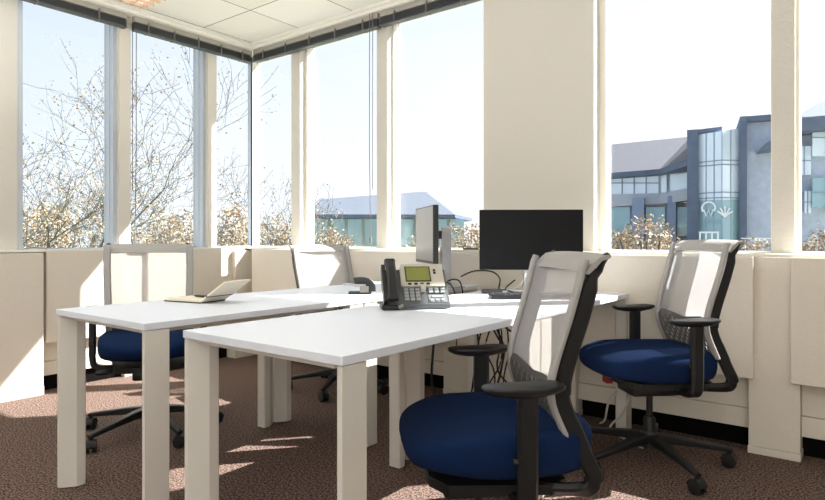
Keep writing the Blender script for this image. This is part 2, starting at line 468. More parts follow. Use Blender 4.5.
def make_chair(label, loc, rz):
    t = thing('office_chair', label, 'chair', loc, rz, 'office chairs around the desks')
    obj('seat', seat_bm(), M_BLUE, t, True)
    bm = bm_new()     # black shell under the cushion
    prism(bm, [(.12, -.17), (.165, -.10), (.165, .10), (.12, .17), (-.16, .19), (-.21, .15), (-.21, -.15), (-.16, -.19)], .350, .378)
    bx(bm, -.16, .12, -.085, .085, .30, .353, .012)
    sweep(bm, [(.02, -.08, .335), (.02, -.21, .34)], circ(.008, 8)); lathe(bm, [(.012, -.03), (.014, 0), (.012, .03)], (.02, -.225, .34), 10, 'y')
    obj('seat_mechanism', bm, M_BLACK, t, True)
    for s in (-1, 1):
        bm = bm_new()
        path = [Vector((p.x-(.030 if p.z > .955 else .012), s*(halfw(p.z)-.002), p.z)) for p in BACK[4:]]+[Vector((p.x-.008, s*.198, p.z)) for p in LOW[1:]]+[Vector((p.x, s*(.198-.09*max(0, (p.x+.25)/.25)), p.z)) for p in LOW2[1:]]
        def sec(i, n=len(path)):
            p = path[i]
            d = .046 if p.z > .55 or p.x < -.24 else .050
            d = .016 if p.z > .955 else (.034 if p.z > .93 else d)
            return rect(.026, d, .006)
        sweep(bm, path, sec, up=Vector((0, 1, 0)).cross(Vector((0, 0, 1))) if False else Vector((1, 0, .2)).normalized())
        obj('back_upright', bm, M_BLACK, t, True)
        bm = bm_new()
        zs = [.985-.0225*i for i in range(23)]
        rp = [Vector((xback(z)+.022, s*(halfw(z)+.004), z)) for z in zs]
        sweep(bm, rp, rect(.034, .014, .004), up=Vector((1, 0, .2)).normalized())
        obj('backrest_rim', bm, M_RIM, t, True)
    bm = bm_new()     # top bar with flared lip
    for i in range(1):
        path = [Vector((-.256, y, .980-.004*(abs(y)/.22)**2)) for y in [-.228+.456*k/16 for k in range(17)]]
        sec = [(-.046, .022), (-.022, .017), (.004, -.004), (.020, -.028), (.010, -.030), (-.010, -.012), (-.026, .006), (-.048, .012)]
        sweep(bm, path, [(a, b) for a, b in sec], up=Vector((0, 0, 1)))
    obj('backrest_top_bar', bm, M_RIM, t, True)
    # mesh panel
    bm = bm_new()
    zs = [.968-.0165*i for i in range(29)]; ys = [-1+2*k/16 for k in range(17)]
    g = [[bm.verts.new(back_pt(y*halfw(z), z)) for y in ys] for z in zs]
    for i in range(len(zs)-1):
        for k in range(16): bm.faces.new((g[i][k], g[i][k+1], g[i+1][k+1], g[i+1][k]))
    obj('backrest_mesh', bm, M_MESH, t, True)
    # lumbar plate with chequered holes, behind the mesh
    bm = bm_new()
    ny, nz = 21, 9
    def zrow(y, j):
        top = .668-.022*(1-min(1, abs(y)/.17))
        if abs(y) > .17: top -= (abs(y)-.17)*1.2
        return .475+(top-.475)*j/nz
    def pp(k, j):
        y = -.192+.384*k/ny
        return back_pt(y, zrow(y, j), .008)
    for j in range(nz):
        for k in range(ny):
            hole = 2 <= j <= nz-2 and 1 <= k < ny-1 and (j+k) % 2 == 0
            Q = [(k, j), (k+1, j), (k+1, j+1), (k, j+1)]
            O = [bm.verts.new(pp(*q)) for q in Q]
            if not hole: bm.faces.new(O); continue
            q_ = .12
            I = [bm.verts.new(pp(k+(q_ if a == k else 1-q_), j+(q_ if b == j else 1-q_))) for a, b in Q]
            for e in range(4): bm.faces.new((O[e], O[(e+1) % 4], I[(e+1) % 4], I[e]))
    bmesh.ops.remove_doubles(bm, verts=bm.verts, dist=.0004)
    o = obj('lumbar_plate', bm, mat('lumbar_grey', (98, 94, 90), .6), t)
    md = o.modifiers.new('s', 'SOLIDIFY'); md.thickness = .003
    # armrests
    for s in (-1, 1):
        bm = bm_new()
        sweep(bm, spline([(-.065, s*.10, .345), (-.065, s*.20, .345), (-.065, s*.262, .36), (-.065, s*.275, .40), (-.065, s*.275, .47), (-.065, s*.275, .640)], 4), lambda i: rect(.030 if i < 14 else .034, .052, .009), up=Vector((1, 0, 0)))
        a = obj('armrest', bm, M_BLACK, t, True)
        bm = bm_new()
        n = 20; rings = []
        for z, k in ((.640, .50), (.646, .80), (.655, .97), (.662, 1), (.667, .97), (.669, .8)):
            ring = []
            for i in range(n):
                an = 2*pi*i/n
                cx = (abs(cos(an))**.65)*(1 if cos(an) > 0 else -1); cy = (abs(sin(an))**.65)*(1 if sin(an) > 0 else -1)
                ring.append(bm.verts.new((-.055+.108*k*cx, s*.272+.044*k*cy*(1-.12*cx), z+.004*(cx < -.5))))
            rings.append(ring)
        for i in range(len(rings)-1):
            for k in range(n): bm.faces.new((rings[i][k], rings[i][(k+1) % n], rings[i+1][(k+1) % n], rings[i+1][k]))
        bm.faces.new(rings[0][::-1]); bm.faces.new(rings[-1])
        obj('arm_pad', bm, M_BLACK, a, True)
        bm = bm_new(); lathe(bm, [(.006, -.012), (.008, -.004), (.008, .008)], (-.035, s*.275, .475), 8, 'x'); obj('height_button', bm, M_BLACK, a)
    bm = bm_new(); lathe(bm, [(.014, .16), (.014, .31)], n=16); lathe(bm, [(.027, .10), (.027, .205), (.023, .215)], n=16); obj('gas_column', bm, M_BLACK, t, True)
    bm = bm_new(); lathe(bm, [(.030, .075), (.045, .08), (.045, .13), (.032, .150)], n=18); obj('base_hub', bm, M_BLACK, t, True)
    for k in range(5):
        a = radians(22+72*k)
        R = Matrix.Rotation(a, 4, 'Z')
        bm = bm_new()
        pth = [(.03, 0, .118), (.12, 0, .112), (.22, 0, .098), (.335, 0, .082), (.354, 0, .078)]
        sweep(bm, pth, lambda i: rect([.052, .046, .038, .030, .026][i], [.044, .036, .028, .022, .018][i], .006))
        lathe(bm, [(.010, .05), (.010, .085)], (.344, 0, 0), 10)
        bmesh.ops.transform(bm, matrix=R, verts=bm.verts)
        l = obj('base_leg', bm, M_BLACK, t, True)
        bm = bm_new()
        for s in (-1, 1):
            lathe(bm, [(.010, s*.006), (.027, s*.007), (.029, s*.012), (.028, s*.022), (.018, s*.025)], (0, 0, .0295), 18, 'y')
        sweep(bm, [(.03*cos(b), 0, .0295+.032*sin(b)) for b in [pi*.05+pi*.9*q/8 for q in range(9)]], rect(.046, .006))
        bx(bm, -.006, .006, -.008, .008, .02, .06)
        bmesh.ops.rotate(bm, cent=(0, 0, 0), matrix=Matrix.Rotation(1.1+k*2.3, 3, 'Z'), verts=bm.verts)
        bmesh.ops.translate(bm, vec=(.344, 0, 0), verts=bm.verts)
        bmesh.ops.transform(bm, matrix=R, verts=bm.verts)
        obj('caster', bm, M_BLACK2, l, True)
    return t
def at(d, x): return FW*d+RT*x
def heading(f, r):
    v = FW*f+RT*r; return atan2(v.y, v.x)
p1 = at(1.79, .20)
c1 = make_chair('blue-seated office chair in front, at the desk with the phone', (p1.x, p1.y, 0), heading(-.10, -.995))
p3 = at(2.76, 1.09)
c3 = dup(c1, (p3.x, p3.y, 0), heading(-.10, -.995), 'blue-seated office chair at the right, below the window with the buildings outside')
[o for o in c1.children if o.name.startswith('seat') and 'mech' not in o.name][0].location.x = -.045
[o for o in c3.children if o.name.startswith('seat') and 'mech' not in o.name][0].location.x = .008
def lift(root, dz):      # gas-lift height of one chair
    for ch in root.children:
        if not ch.name.startswith(('base_', 'gas')): ch.location.z += dz
lift(c1, -.010)
[o for o in c1.children if o.name.startswith('seat') and 'mech' not in o.name][0].location.z = .008
lift(c3, .026)
bm = bm_new(); bx(bm, .13, .16, -.15, -.10, .345, .377); obj('red_tag', bm, M_RED, c3)
pa = at(3.2, -1.40)
ca = dup(c1, (pa.x, pa.y, 0), heading(-.91, .41), 'office chair at the left, behind the desk with the notebook')
dup(c1, (-2.92, 2.97, 0), heading(-.77, .64), 'office chair by the glass corner at the back, its pale mesh back in the sun')
lift(ca, .012)

# ------------------------------------------------------------------ monitors
def monitor(label, c, n2, stand_off, zb, zt, w, style):
    """c = screen centre on plan; n2 = direction the screen faces"""
    rz = atan2(n2[1], n2[0])
    t = thing('monitor', label, 'monitor', (c[0], c[1], .741), rz, 'desk monitors')
    z0, z1 = zb-.741, zt-.741
    bm = bm_new(); bx(bm, -.032, 0, -w/2, w/2, z0, z1, .004); bx(bm, -.055, -.03, -w*.28, w*.28, z0+.05, z1-.05, .01); obj('housing', bm, M_SCREEN if style else mat('dark_bezel', (40, 40, 42), .4), t)
    bm = bm_new(); bx(bm, -.004, .0015, -w/2+.008, w/2-.008, z0+.018, z1-.008); obj('screen', bm, M_SCREEN if style else mat('glare_grey_screen', (128, 128, 128), .3, spec=1), t)  # edge-on monitor: glare on its dark screen is put into the grey colour
    bm = bm_new(); zc = (z0+z1)/2
    bx(bm, -stand_off, -.05, -.022, .022, zc-.025, zc+.025, .004); obj('joint', bm, M_BLACK, t)
    bm = bm_new(); bx(bm, -stand_off-.030, -stand_off+.030, -.03, .03, .006, zc+.045, .003); obj('stand_column', bm, M_SILVER, t)
    bm = bm_new(); bx(bm, -stand_off-.09, -stand_off+.11, -.12, .12, 0, .008, .003); obj('stand_base', bm, M_SILVER, t)
    return t
monitor('thin monitor on back left desk turned almost edge-on, silver stand behind it', (-2.165, 2.925), (-.66, -.75), .135, .885, 1.225, .50, 0)
pm = at(3.26, .645)
monitor('black widescreen monitor facing the camera on back right desk', (pm.x, pm.y), tuple((-FW+RT*-.06)[:2]), .10, .862, 1.19, .558, 1)

# keyboard
kd = Vector((.79, .61, 0))
t = thing('keyboard', 'dark keyboard lying in front of the black monitor', 'keyboard', (-1.32, 2.685, .741), atan2(kd.y, kd.x))
bm = bm_new(); bx(bm, -.215, .215, -.065, .065, .002, .016, .004); obj('body', bm, M_BLACK, t)
bm = bm_new()
for r in range(5):
    for c in range(15):
        add_box(bm, (-.20+.0267*c+.006, -.05+.025*r, .020), (.021, .020, .008), None)
obj('keys', bm, mat('keycap', (52, 52, 54), .5), t)

# ------------------------------------------------------------------ desk phone
pu = Vector((.69, .72, 0)).normalized(); pw = Vector((.93, -.36, 0)).normalized()
t = thing('desk_phone', 'grey office desk phone with green display and black handset', 'phone', (-1.575, 1.86, .741), atan2(pu.y, pu.x))
# local: +x along the front edge, -y towards the viewer
SL = [(0, .022), (.135, .165)]
sd = Vector((0, .135, .143)).normalized(); sn = Vector((0, -.143, .135)).normalized()
def PP(u, s, h=0): return Vector((u, 0, .022))+sd*s+sn*h
def slab(bm, u0, u1, s0, s1, h0, h1):
    hexa(bm, [PP(u0, s0, h0), PP(u1, s0, h0), PP(u1, s1, h0), PP(u0, s1, h0)], [PP(u0, s0, h1), PP(u1, s0, h1), PP(u1, s1, h1), PP(u0, s1, h1)])
bm = bm_new()
prof = [(0, .004), (0, .022), (.128, .157), (.150, .150), (.150, .10), (.05, .004)]
hexa(bm, [(.0, y, z) for y, z in prof], [(.272, y, z) for y, z in prof])
obj('body', bm, M_PHONE, t)
bm = bm_new(); slab(bm, .082, .272-.012, .085, .205, .002, .014); slab(bm, .076, .082, .09, .19, 0, .012); obj('display_bezel', bm, M_PSIL, t)
bm = bm_new(); slab(bm, .096, .205, .108, .190, .0141, .0158); b_ = obj('display_frame', bm, M_BLACK, t)
bm = bm_new(); slab(bm, .101, .200, .113, .185, .0159, .0166); obj('display', bm, M_LCD, t)
bm = bm_new()
for i in range(4): slab(bm, .104+.026*i, .118+.026*i, .092, .099, .0141, .018)
for s in (.150, .165): slab(bm, .218, .228, s, s+.008, .0141, .018)
obj('soft_keys', bm, M_BLACK, t)
for r in range(4):
    for c in range(3):
        bm = bm_new(); slab(bm, .086+.024*c, .103+.024*c, .018+.0165*r, .030+.0165*r, .001, .006); obj('key', bm, M_KEY, t)
bm = bm_new(); slab(bm, .155, .175, .060, .088, .002, .022); obj('navigation_key', bm, M_PSIL, t)
for (u, s) in ((.19, .062), (.215, .062), (.24, .062), (.19, .078), (.215, .078), (.24, .078)):
    bm = bm_new(); slab(bm, u, u+.017, s-.006, s+.004, .001, .006); obj('key', bm, M_KEY, t)
bm = bm_new(); slab(bm, .185, .262, .008, .048, .0005, .002); obj('function_panel', bm, mat('phone_light', (120, 124, 126), .4), t)
for u in (.192, .215, .238):
    bm = bm_new(); slab(bm, u, u+.012, .014, .024, .002, .006); obj('key', bm, M_KEY, t)
bm = bm_new(); slab(bm, .20, .245, .032, .041, .002, .005); obj('volume_key', bm, M_KEY, t)
bm = bm_new(); bx(bm, -.012, .062, -.012, .10, .0, .022, .006); slab(bm, -.004, .012, .0, .19, -.01, .03); obj('cradle', bm, M_BLACK, t)
bm = bm_new()
hs = spline([PP(.034, .004, .022), PP(.034, .035, .030), PP(.034, .09, .046), PP(.034, .15, .044), PP(.034, .195, .030), PP(.034, .212, .022)], 4)
def hsec(i, n=len(hs)):
    q = abs(i/(n-1)-.5)*2
    w = .040+.010*q**2; h = .022+.014*q**3
    if i in (0, n-1): w *= .7; h *= .6
    return rect(w, h, .007)
sweep(bm, hs, hsec, up=sn); obj('handset', bm, M_BLACK, t, True)
bm = bm_new(); tube(bm, [Vector((.055, -.012, .012))+Vector((.004*i/4, 0, 0))+Vector((0, .006*cos(i*1.6), .006*sin(i*1.6)+.0004*i)) for i in range(20)], .0022, 6); obj('cord', bm, M_CLIP, t)

# ------------------------------------------------------------------ notebook and hole punch
t = thing('notebook', 'open notebook with cream pages and raised cover on the left desk', 'notebook', (-2.51, 1.60, .741), radians(11))
bm = bm_new(); bx(bm, -.125, .105, -.075, .085, 0, .004, .002); obj('cover', bm, M_NB, t)
bm = bm_new(); bx(bm, -.12, .102, -.072, .082, .0041, .014, .002); obj('pages', bm, M_PAPER, t)
a = radians(32); R = Matrix.Rotation(-a, 3, 'Y')
bm = bm_new(); vs = add_box(bm, (.09, .005, .004), (.18, .16, .008), None, .002)
bmesh.ops.rotate(bm, cent=(0, 0, 0), matrix=R, verts=bm.verts); bmesh.ops.translate(bm, vec=(.106, 0, .004), verts=bm.verts)
o = obj('raised_pages', bm, M_PAPER, t)
bm = bm_new(); add_box(bm, (.05, .005, .0045), (.007, .162, .0105), None)
bmesh.ops.rotate(bm, cent=(0, 0, 0), matrix=R, verts=bm.verts); bmesh.ops.translate(bm, vec=(.106, 0, .004), verts=bm.verts)
obj('elastic_band', bm, mat('navy_band', (40, 54, 80), .6), o)
bm = bm_new(); lathe(bm, [(.002, -.068), (.0055, -.055), (.0055, .062), (.004, .07)], (0, 0, 0), 10, 'x')
o = obj('pen', bm, mat('pen_dark', (58, 54, 54), .4)); o.location = (-2.49, 1.63, .7615); o.rotation_euler = (0, 0, radians(6))
tag(o, 'dark pen lying on the open notebook', 'pen')

t = thing('hole_punch', 'black and silver hole punch on the back left desk beside the phone', 'hole punch', (-2.155, 2.345, .741), radians(40))
bm = bm_new(); bx(bm, -.06, .06, -.04, .04, 0, .012, .003); obj('base', bm, M_BLACK, t)
bm = bm_new()
bm.free()
for s in (-1, 1):
    bm = bm_new(); bx(bm, .0, .045, s*.038-.003, s*.038+.003, .01, .042, .001); obj('side_bracket', bm, M_GREY, t)
bm = bm_new(); hexa(bm, [(-.085, -.022, .046), (.03, -.032, .036), (.03, .032, .036), (-.085, .022, .046)], [(-.085, -.020, .054), (.03, -.030, .050), (.03, .030, .050), (-.085, .020, .054)]); obj('lever', bm, mat('dull_steel', (150, 150, 150), .4, metal=.5), t)
bm = bm_new(); sweep(bm, spline([(-.03, 0, .060), (0, 0, .064), (.035, 0, .060), (.055, 0, .042), (.058, 0, .012)], 4), rect(.048, .010, .003), up=Vector((0, 1, 0))); obj('handle_cap', bm, M_BLACK, t, True)

# small things on the sills
bm = bm_new(); bx(bm, -2.15, -2.04, 3.33, 3.36, SILL+.005, SILL+.017, .003); tag(obj('window_handle', bm, mat('dark_grey_strip', (92, 94, 98), .5)), 'small dark grey handle lying on back sill under the pier', 'handle')
bm = bm_new(); tube(bm, [(-4.40, 1.56, SILL+.012), (-4.405, 1.60, SILL+.020), (-4.41, 1.65, SILL+.018), (-4.415, 1.70, SILL+.008)], .006, 8, 4); tag(obj('sill_clip', bm, M_CLIP), 'small clear plastic clip on the left sill beside the window jamb', 'clip')

# ------------------------------------------------------------------ cables
def cable(path, r, m, label, grp=None, name='cable'):
    bm = bm_new(); tube(bm, path, r, 6, 6)
    return tag(obj(name, bm, m), label, 'cable', grp)
ZD = .747
cable([(-2.00, 3.08, .80), (-1.93, 3.12, .835), (-1.82, 3.14, .835), (-1.73, 3.08, .80), (-1.69, 3.0, ZD), (-1.64, 2.98, ZD)], .0045, M_BLACK2, 'black cable arching from the silver stand over to the black monitor', 'cables on the desk tops')
cable([(-2.02, 2.96, ZD+.03), (-1.985, 2.98, .79), (-1.93, 2.97, .77), (-1.88, 2.92, .66), (-1.87, 2.85, .50)], .0045, M_BLACK2, 'black cable dropping between the desks behind the silver monitor stand', 'cables on the desk tops')
cable([(-2.03, 2.92, ZD), (-1.98, 2.90, .775), (-1.92, 2.88, .74), (-1.86, 2.84, .60), (-1.85, 2.80, .42)], .004, M_BLACK2, 'black cable looping down from desk edge left of the keyboard', 'cables on the desk tops')
cable([(-1.60, 3.02, .80), (-1.62, 2.95, ZD+.01), (-1.55, 2.88, ZD), (-1.47, 2.86, ZD), (-1.42, 2.93, ZD), (-1.46, 3.0, .79)], .004, M_BLACK2, 'black cable lying in a loop under the black monitor', 'cables on the desk tops')
cable([(-1.62, 2.86, ZD), (-1.56, 2.92, ZD+.01), (-1.52, 2.96, .80), (-1.525, 3.0, .84)], .0035, M_WIRE, 'white plug lead rising beside the black monitor stand', 'cables on the desk tops')
bm = bm_new(); bx(bm, -.055, .055, -.02, .02, 0, .022, .005); o = obj('adapter_block', bm, mat('adapter', (70, 70, 74), .5)); o.location = (-1.62, 2.80, .741); o.rotation_euler = (0, 0, radians(38)); tag(o, 'dark grey adapter block on the desk left of the keyboard', 'adapter')
g = 'cables hanging under the desks'
rr = random.Random(3)
def hang(x, y, sway, r, label):
    pts = [(x, y, .712)]
    n = 6
    for k in range(1, n+1):
        pts.append((x+sway*sin(k*.9)*.5+rr.uniform(-.02, .02), y+rr.uniform(-.03, .03)+sway*k*.03, .712-(.70*k/n)))
    cable(pts, r, M_BLACK2, label, g)
under = 'black cable hanging in the tangle below the back right desk'
for i, (x, y, s, r) in enumerate(((-1.62, 2.62, .05, .005), (-1.58, 2.66, -.06, .004), (-1.55, 2.70, .08, .006), (-1.52, 2.64, -.04, .004), (-1.60, 2.75, .09, .004), (-1.49, 2.72, -.1, .005), (-1.44, 2.60, .05, .004))):
    hang(x, y, s, r, under)
cable([(-1.70, 2.36, .712), (-1.695, 2.37, .55), (-1.70, 2.36, .36), (-1.68, 2.38, .18), (-1.66, 2.42, .012)], .006, M_BLACK2, 'single black cable hanging close to the middle desk leg', g)
cable([(-1.52, 2.62, .60), (-1.46, 2.64, .50), (-1.36, 2.68, .455), (-1.24, 2.72, .47), (-1.14, 2.74, .54), (-1.08, 2.75, .69)], .005, M_BLACK2, 'black cable sagging sideways below the back right desk', g)
cable([(-1.52, 2.66, .66), (-1.44, 2.66, .575), (-1.30, 2.70, .545), (-1.16, 2.74, .57), (-1.09, 2.77, .69)], .005, M_BLACK2, 'upper black cable sagging sideways under the back right desk top', g)
cable([(-1.20, 3.26, .012), (-1.16, 3.22, .05), (-1.13, 3.20, .16), (-1.07, 3.22, .235), (-1.03, 3.22, .22), (-1.05, 3.20, .12), (-1.12, 3.18, .02), (-1.02, 3.10, .008), (-.90, 3.02, .006)], .006, M_WIRE, 'white cable coiled on the carpet behind the far right desk leg', g)
cable([(-1.66, 2.30, .02), (-1.58, 2.20, .012), (-1.50, 2.24, .010), (-1.47, 2.34, .010)], .006, M_BLACK2, 'black cable lying on the carpet beside the middle desk leg', g)

# ------------------------------------------------------------------ outside
bm = bm_new(); bx(bm, -160, 160, 8, 220, -4.6, -4.5); bx(bm, -160, -6, -60, 8, -4.6, -4.5); o = struct('ground', bm, mat('lawn_and_paving', (150, 150, 130), .9, noise=.25, nscale=.4)); 
def rotz_frame(d, px):   # a frame at distance d along the view, local x to the right, y away
    return at(d, (px-412.5)/FPX*d)

M_BARK = mat('bark', (84, 86, 80), .9, noise=.2, nscale=10)
M_LEAF1 = mat_leaves('autumn_leaves', [(160, 136, 96), (178, 160, 124), (140, 116, 82), (190, 176, 148), (136, 132, 102), (156, 120, 84)])
M_LEAF2 = mat_leaves('shrub_leaves', [(172, 152, 124), (194, 176, 150), (146, 122, 94), (210, 198, 178), (160, 134, 104), (124, 110, 88)])
M_LEAF3 = mat_leaves('green_leaves', [(110, 130, 70), (150, 160, 96), (90, 110, 64), (190, 180, 120)])
def leafquad(bm, p, s, rg):
    n = Vector((rg.gauss(0, 1), rg.gauss(0, 1), rg.gauss(0, 1))).normalized()
    a = n.orthogonal().normalized(); b = n.cross(a)
    an = rg.uniform(0, 6.28); a, b = a*cos(an)+b*sin(an), b*cos(an)-a*sin(an)
    bm.faces.new([bm.verts.new(p+a*s), bm.verts.new(p+b*s*.6), bm.verts.new(p-a*s), bm.verts.new(p-b*s*.6)])
def make_tree(label, loc, height, seed, leaves, leaf_s, m, lean=(0, 0), dens=5, r0=.16):
    rg = random.Random(seed)
    t = thing('tree', label, 'tree', loc, 0, 'trees outside the windows')
    bb = bm_new(); lb = bm_new(); tips = []
    def grow(p, d, L, r, lvl):
        n = 4; pts = [p]; dd = d.copy()
        for k in range(n):
            dd = (dd+Vector((rg.gauss(0, .16), rg.gauss(0, .16), rg.gauss(0, .10)+(.05 if lvl else .02)))).normalized()
            pts.append(pts[-1]+dd*L/n)
        r1 = r*.62
        sweep(bb, pts, lambda i: circ(max(.004, r+(r1-r)*i/n), 5 if lvl < 2 else 3))
        if lvl >= 2:
            tips.extend(pts[1:])
        if lvl >= dens: return
        kids = 3 if lvl < 4 else 2
        for c in range(kids+(1 if rg.random() < .5 else 0)):
            q = pts[rg.choice((2, 3, 4))] if c else pts[4]
            a = rg.uniform(0, 6.28); sp = rg.uniform(.4, .95)
            o = dd.orthogonal().normalized(); o2 = dd.cross(o)
            nd = (dd*cos(sp)+(o*cos(a)+o2*sin(a))*sin(sp)+Vector((0, 0, .06))).normalized()
            grow(q, nd, L*rg.uniform(.62, .82), r1*rg.uniform(.55, .8), lvl+1)
    grow(Vector((0, 0, 0)), Vector((lean[0], lean[1], 1)).normalized(), height*.34, r0, 0)
    obj('trunk_and_branches', bb, M_BARK, t)
    for k in range(leaves):
        p = rg.choice(tips); leafquad(lb, p+Vector((rg.gauss(0, .10), rg.gauss(0, .10), rg.gauss(0, .10))), leaf_s*rg.uniform(.6, 1.3), rg)
    obj('foliage', lb, m, t)
    return t
def gp(d, px): p = rotz_frame(d, px); return (p.x, p.y, -4.5)
make_tree('large autumn tree outside the left-hand window, nearest the photo\'s left edge', gp(10.5, 20), 9.0, 11, 8000, .024, M_LEAF1, (.15, 0), 6, .19)
make_tree('autumn tree outside the second left-hand window', gp(13.5, 150), 8.0, 5, 8000, .028, M_LEAF1, (0, 0), 6, .18)
make_tree('yellowing tree outside beside the dark glass corner post', gp(15, 228), 7.6, 21, 8000, .030, M_LEAF1, (.1, 0), 6, .17)
make_tree('nearly bare tree outside just right of the glass corner', gp(14, 288), 8.6, 9, 1200, .026, M_LEAF1, (-.12, 0), 5, .13)

def make_shrub(label, d, px, py_top, wpx, seed, m, n=2600, ls=.16):
    n = n*3; ls = ls*.5
    rg = random.Random(seed)
    p = rotz_frame(d, px); zt = H-(py_top-Y0)*d/FPX; zb = -4.5
    t = thing('shrub', label, 'shrub', (p.x, p.y, zb), 0, 'autumn shrubs outside')
    W = wpx/FPX*d/2; hh = zt-zb
    lb = bm_new(); sb = bm_new()
    for k in range(9):
        a = rg.uniform(0, 6.28); tube(sb, [(0, 0, 0), (W*.35*cos(a), W*.35*sin(a), hh*.5), (W*.7*cos(a), W*.7*sin(a), hh*.8)], .04, 5)
    obj('stems', sb, M_BARK, t)
    lobes = [(rg.uniform(-.6, .6)*W, rg.uniform(-.5, .5)*W, hh*rg.uniform(.45, .72), rg.uniform(.35, .55)) for _ in range(9)]
    for k in range(n):
        if rg.random() < .25: cx, cy, cz, s = 0, 0, hh*.5, .8
        else: cx, cy, cz, s = rg.choice(lobes)
        v = Vector((rg.gauss(0, 1), rg.gauss(0, 1), rg.gauss(0, 1))).normalized()*rg.uniform(.7, 1)
        z = max(.1, min(hh*rg.uniform(.9, 1), cz+v.z*hh*.5*s*1.25))
        leafquad(lb, Vector((cx+v.x*W*s, cy+v.y*W*s, z)), ls*rg.uniform(.6, 1.4), rg)
    obj('foliage', lb, m, t)
make_shrub('wide autumn shrub in front of the grey building, left of the glass tower', 26, 648, 209, 92, 1, M_LEAF2, 4200, .13)
make_shrub('low autumn shrub at the foot of the stone wall, left of the right-hand mullion', 27, 752, 236, 46, 2, M_LEAF2, 1400, .12)
make_shrub('autumn shrub seen right of the right-hand mullion', 24, 822, 222, 60, 3, M_LEAF2, 2600, .13)
make_shrub('autumn shrub between the pale pavilion and the wide pier', 30, 468, 220, 52, 4, M_LEAF2, 2600, .13)
make_shrub('low shrub outside below the pavilion roof, behind the thin monitor', 33, 418, 231, 50, 6, M_LEAF2, 2000, .13)
make_shrub('low shrub outside right of the nearly bare tree', 28, 340, 226, 60, 8, M_LEAF2, 2200, .12)

for a in (('wide tan bush low in the first left-hand window, behind the large autumn tree', 22, 55, 196, 110, 31), ('tan bush low in the second left-hand window', 23, 165, 202, 90, 32),
          ('tan bush low in the narrow window left of the glass corner post', 24, 232, 194, 60, 33), ('tan bush low in the window just right of the glass corner post', 25, 276, 206, 50, 34)):
    make_shrub(*a, M_LEAF2, 2300, .12)
M_ROOF = mat('slate_roof', (92, 92, 99), .8, noise=.08, nscale=4)
M_ROOFL = mat('pale_slate_roof', (96, 103, 114), .8, noise=.06, nscale=4)
M_STONE = mat('blue_grey_stone', (178, 188, 208), .8, noise=.12, nscale=2.5)
M_DARKST = mat('dark_blue_stone', (86, 100, 124), .7, noise=.1, nscale=2)
M_BGL = mat('facade_glass', (226, 240, 252), .06, metal=.15, spec=.8)
M_BGL2 = mat('teal_facade_glass', (150, 184, 194), .06, metal=.2, spec=.8)
M_MUL = mat('facade_mullion', (130, 146, 168), .5)
M_CONC = mat('grey_spandrel', (176, 182, 194), .7)
M_LOGO = mat('white_mark', (236, 240, 244), .6)

class Site:
    """a building plot: local y runs away from the room, x to the right, z up from the ground"""
    def __init__(self, px, d):
        self.a0 = math.atan((px-412.5)/FPX); self.D = d/cos(self.a0)
        p = at(d, (px-412.5)/FPX*d); self.loc = (p.x, p.y, -4.5); self.rz = YAW-self.a0
    def p(self, px, py, y=0):
        a = math.atan((px-412.5)/FPX); b = a-self.a0
        return Vector(((self.D+y)*math.tan(b), y, H-(py-Y0)*(self.D+y)/cos(b)*cos(a)/FPX+4.5))
    def solid(self, bm, pts, y0, y1):
        """front outline at depth y0 (a number, or one per point) carried straight back to y1"""
        if isinstance(y0, (list, tuple)) and len(pts) == 6:      # a front folded along one upright line
            for k in ((0, 1, 4, 5), (1, 2, 3, 4)):
                self.solid(bm, [pts[i] for i in k], [y0[i] for i in k], y1)
            return
        ys = y0 if isinstance(y0, (list, tuple)) else [y0]*len(pts)
        A = [self.p(a, b, y) for (a, b), y in zip(pts, ys)]
        hexa(bm, A, [Vector((v.x, y1, v.z)) for v in A])
    def box(self, bm, a, b, top, bot, y0, y1):
        if bot is None:
            A = [self.p(a, top, y0), self.p(b, top, y0)]
            z = max(A[0].z, A[1].z)
            bx(bm, A[0].x, A[1].x, y0, y1, 0, z)
        else:
            self.solid(bm, [(a, bot), (b, bot), (b, top), (a, top)], y0, y1)
S = Site(700, 40)
t = thing('office_building', 'blue-grey office building with glass tower and slate roof outside the right-hand window', 'building', S.loc, S.rz)
# left wing
bm = bm_new(); S.box(bm, 585, 690, 205, None, 1.0, 9); obj('wing_wall', bm, M_CONC, t)
bm = bm_new()
E = [S.p(585, 175, 0), S.p(660, 169, 0), S.p(691, 158.5, -5), S.p(691, 158.5, -5)+Vector((3, 12, 0)), S.p(585, 175, 0)+Vector((0, 12, 0))]
Rg = [S.p(585, 147, 6), S.p(676, 138, 6), S.p(691, 136.5, 6), S.p(691, 136.5, 6)+Vector((1, 1.5, 0)), S.p(585, 147, 6)+Vector((0, 1.5, 0))]
hexa(bm, E, Rg); obj('wing_roof', bm, M_ROOF, t)
bm = bm_new(); v = [S.p(585, 175, 0), S.p(660, 169, 0), S.p(691, 158.5, -5), S.p(691, 158.5, -5)+Vector((1, 6, 0)), S.p(585, 175, 0)+Vector((0, 3, 0))]
hexa(bm, [q-Vector((0, 0, .35)) for q in v], [q-Vector((0, 0, .02)) for q in v]); obj('wing_eave', bm, M_DARKST, t)
bm = bm_new(); S.solid(bm, [(585, 195), (660, 193), (690, 188), (690, 168), (660, 171.5), (585, 175)], [.6, .6, -.6, -.6, .6, .6], 1.4); o = obj('ribbon_window', bm, M_BGL, t)
bm = bm_new()
for px in (600, 611, 622, 634, 646, 659, 667, 676): S.box(bm, px-.5, px+.5, 172, 194, .5 if px < 662 else .1, .62)
S.box(bm, 590, 659, 182.5, 183.3, .5, .6); obj('mullion_bars', bm, M_MUL, o)
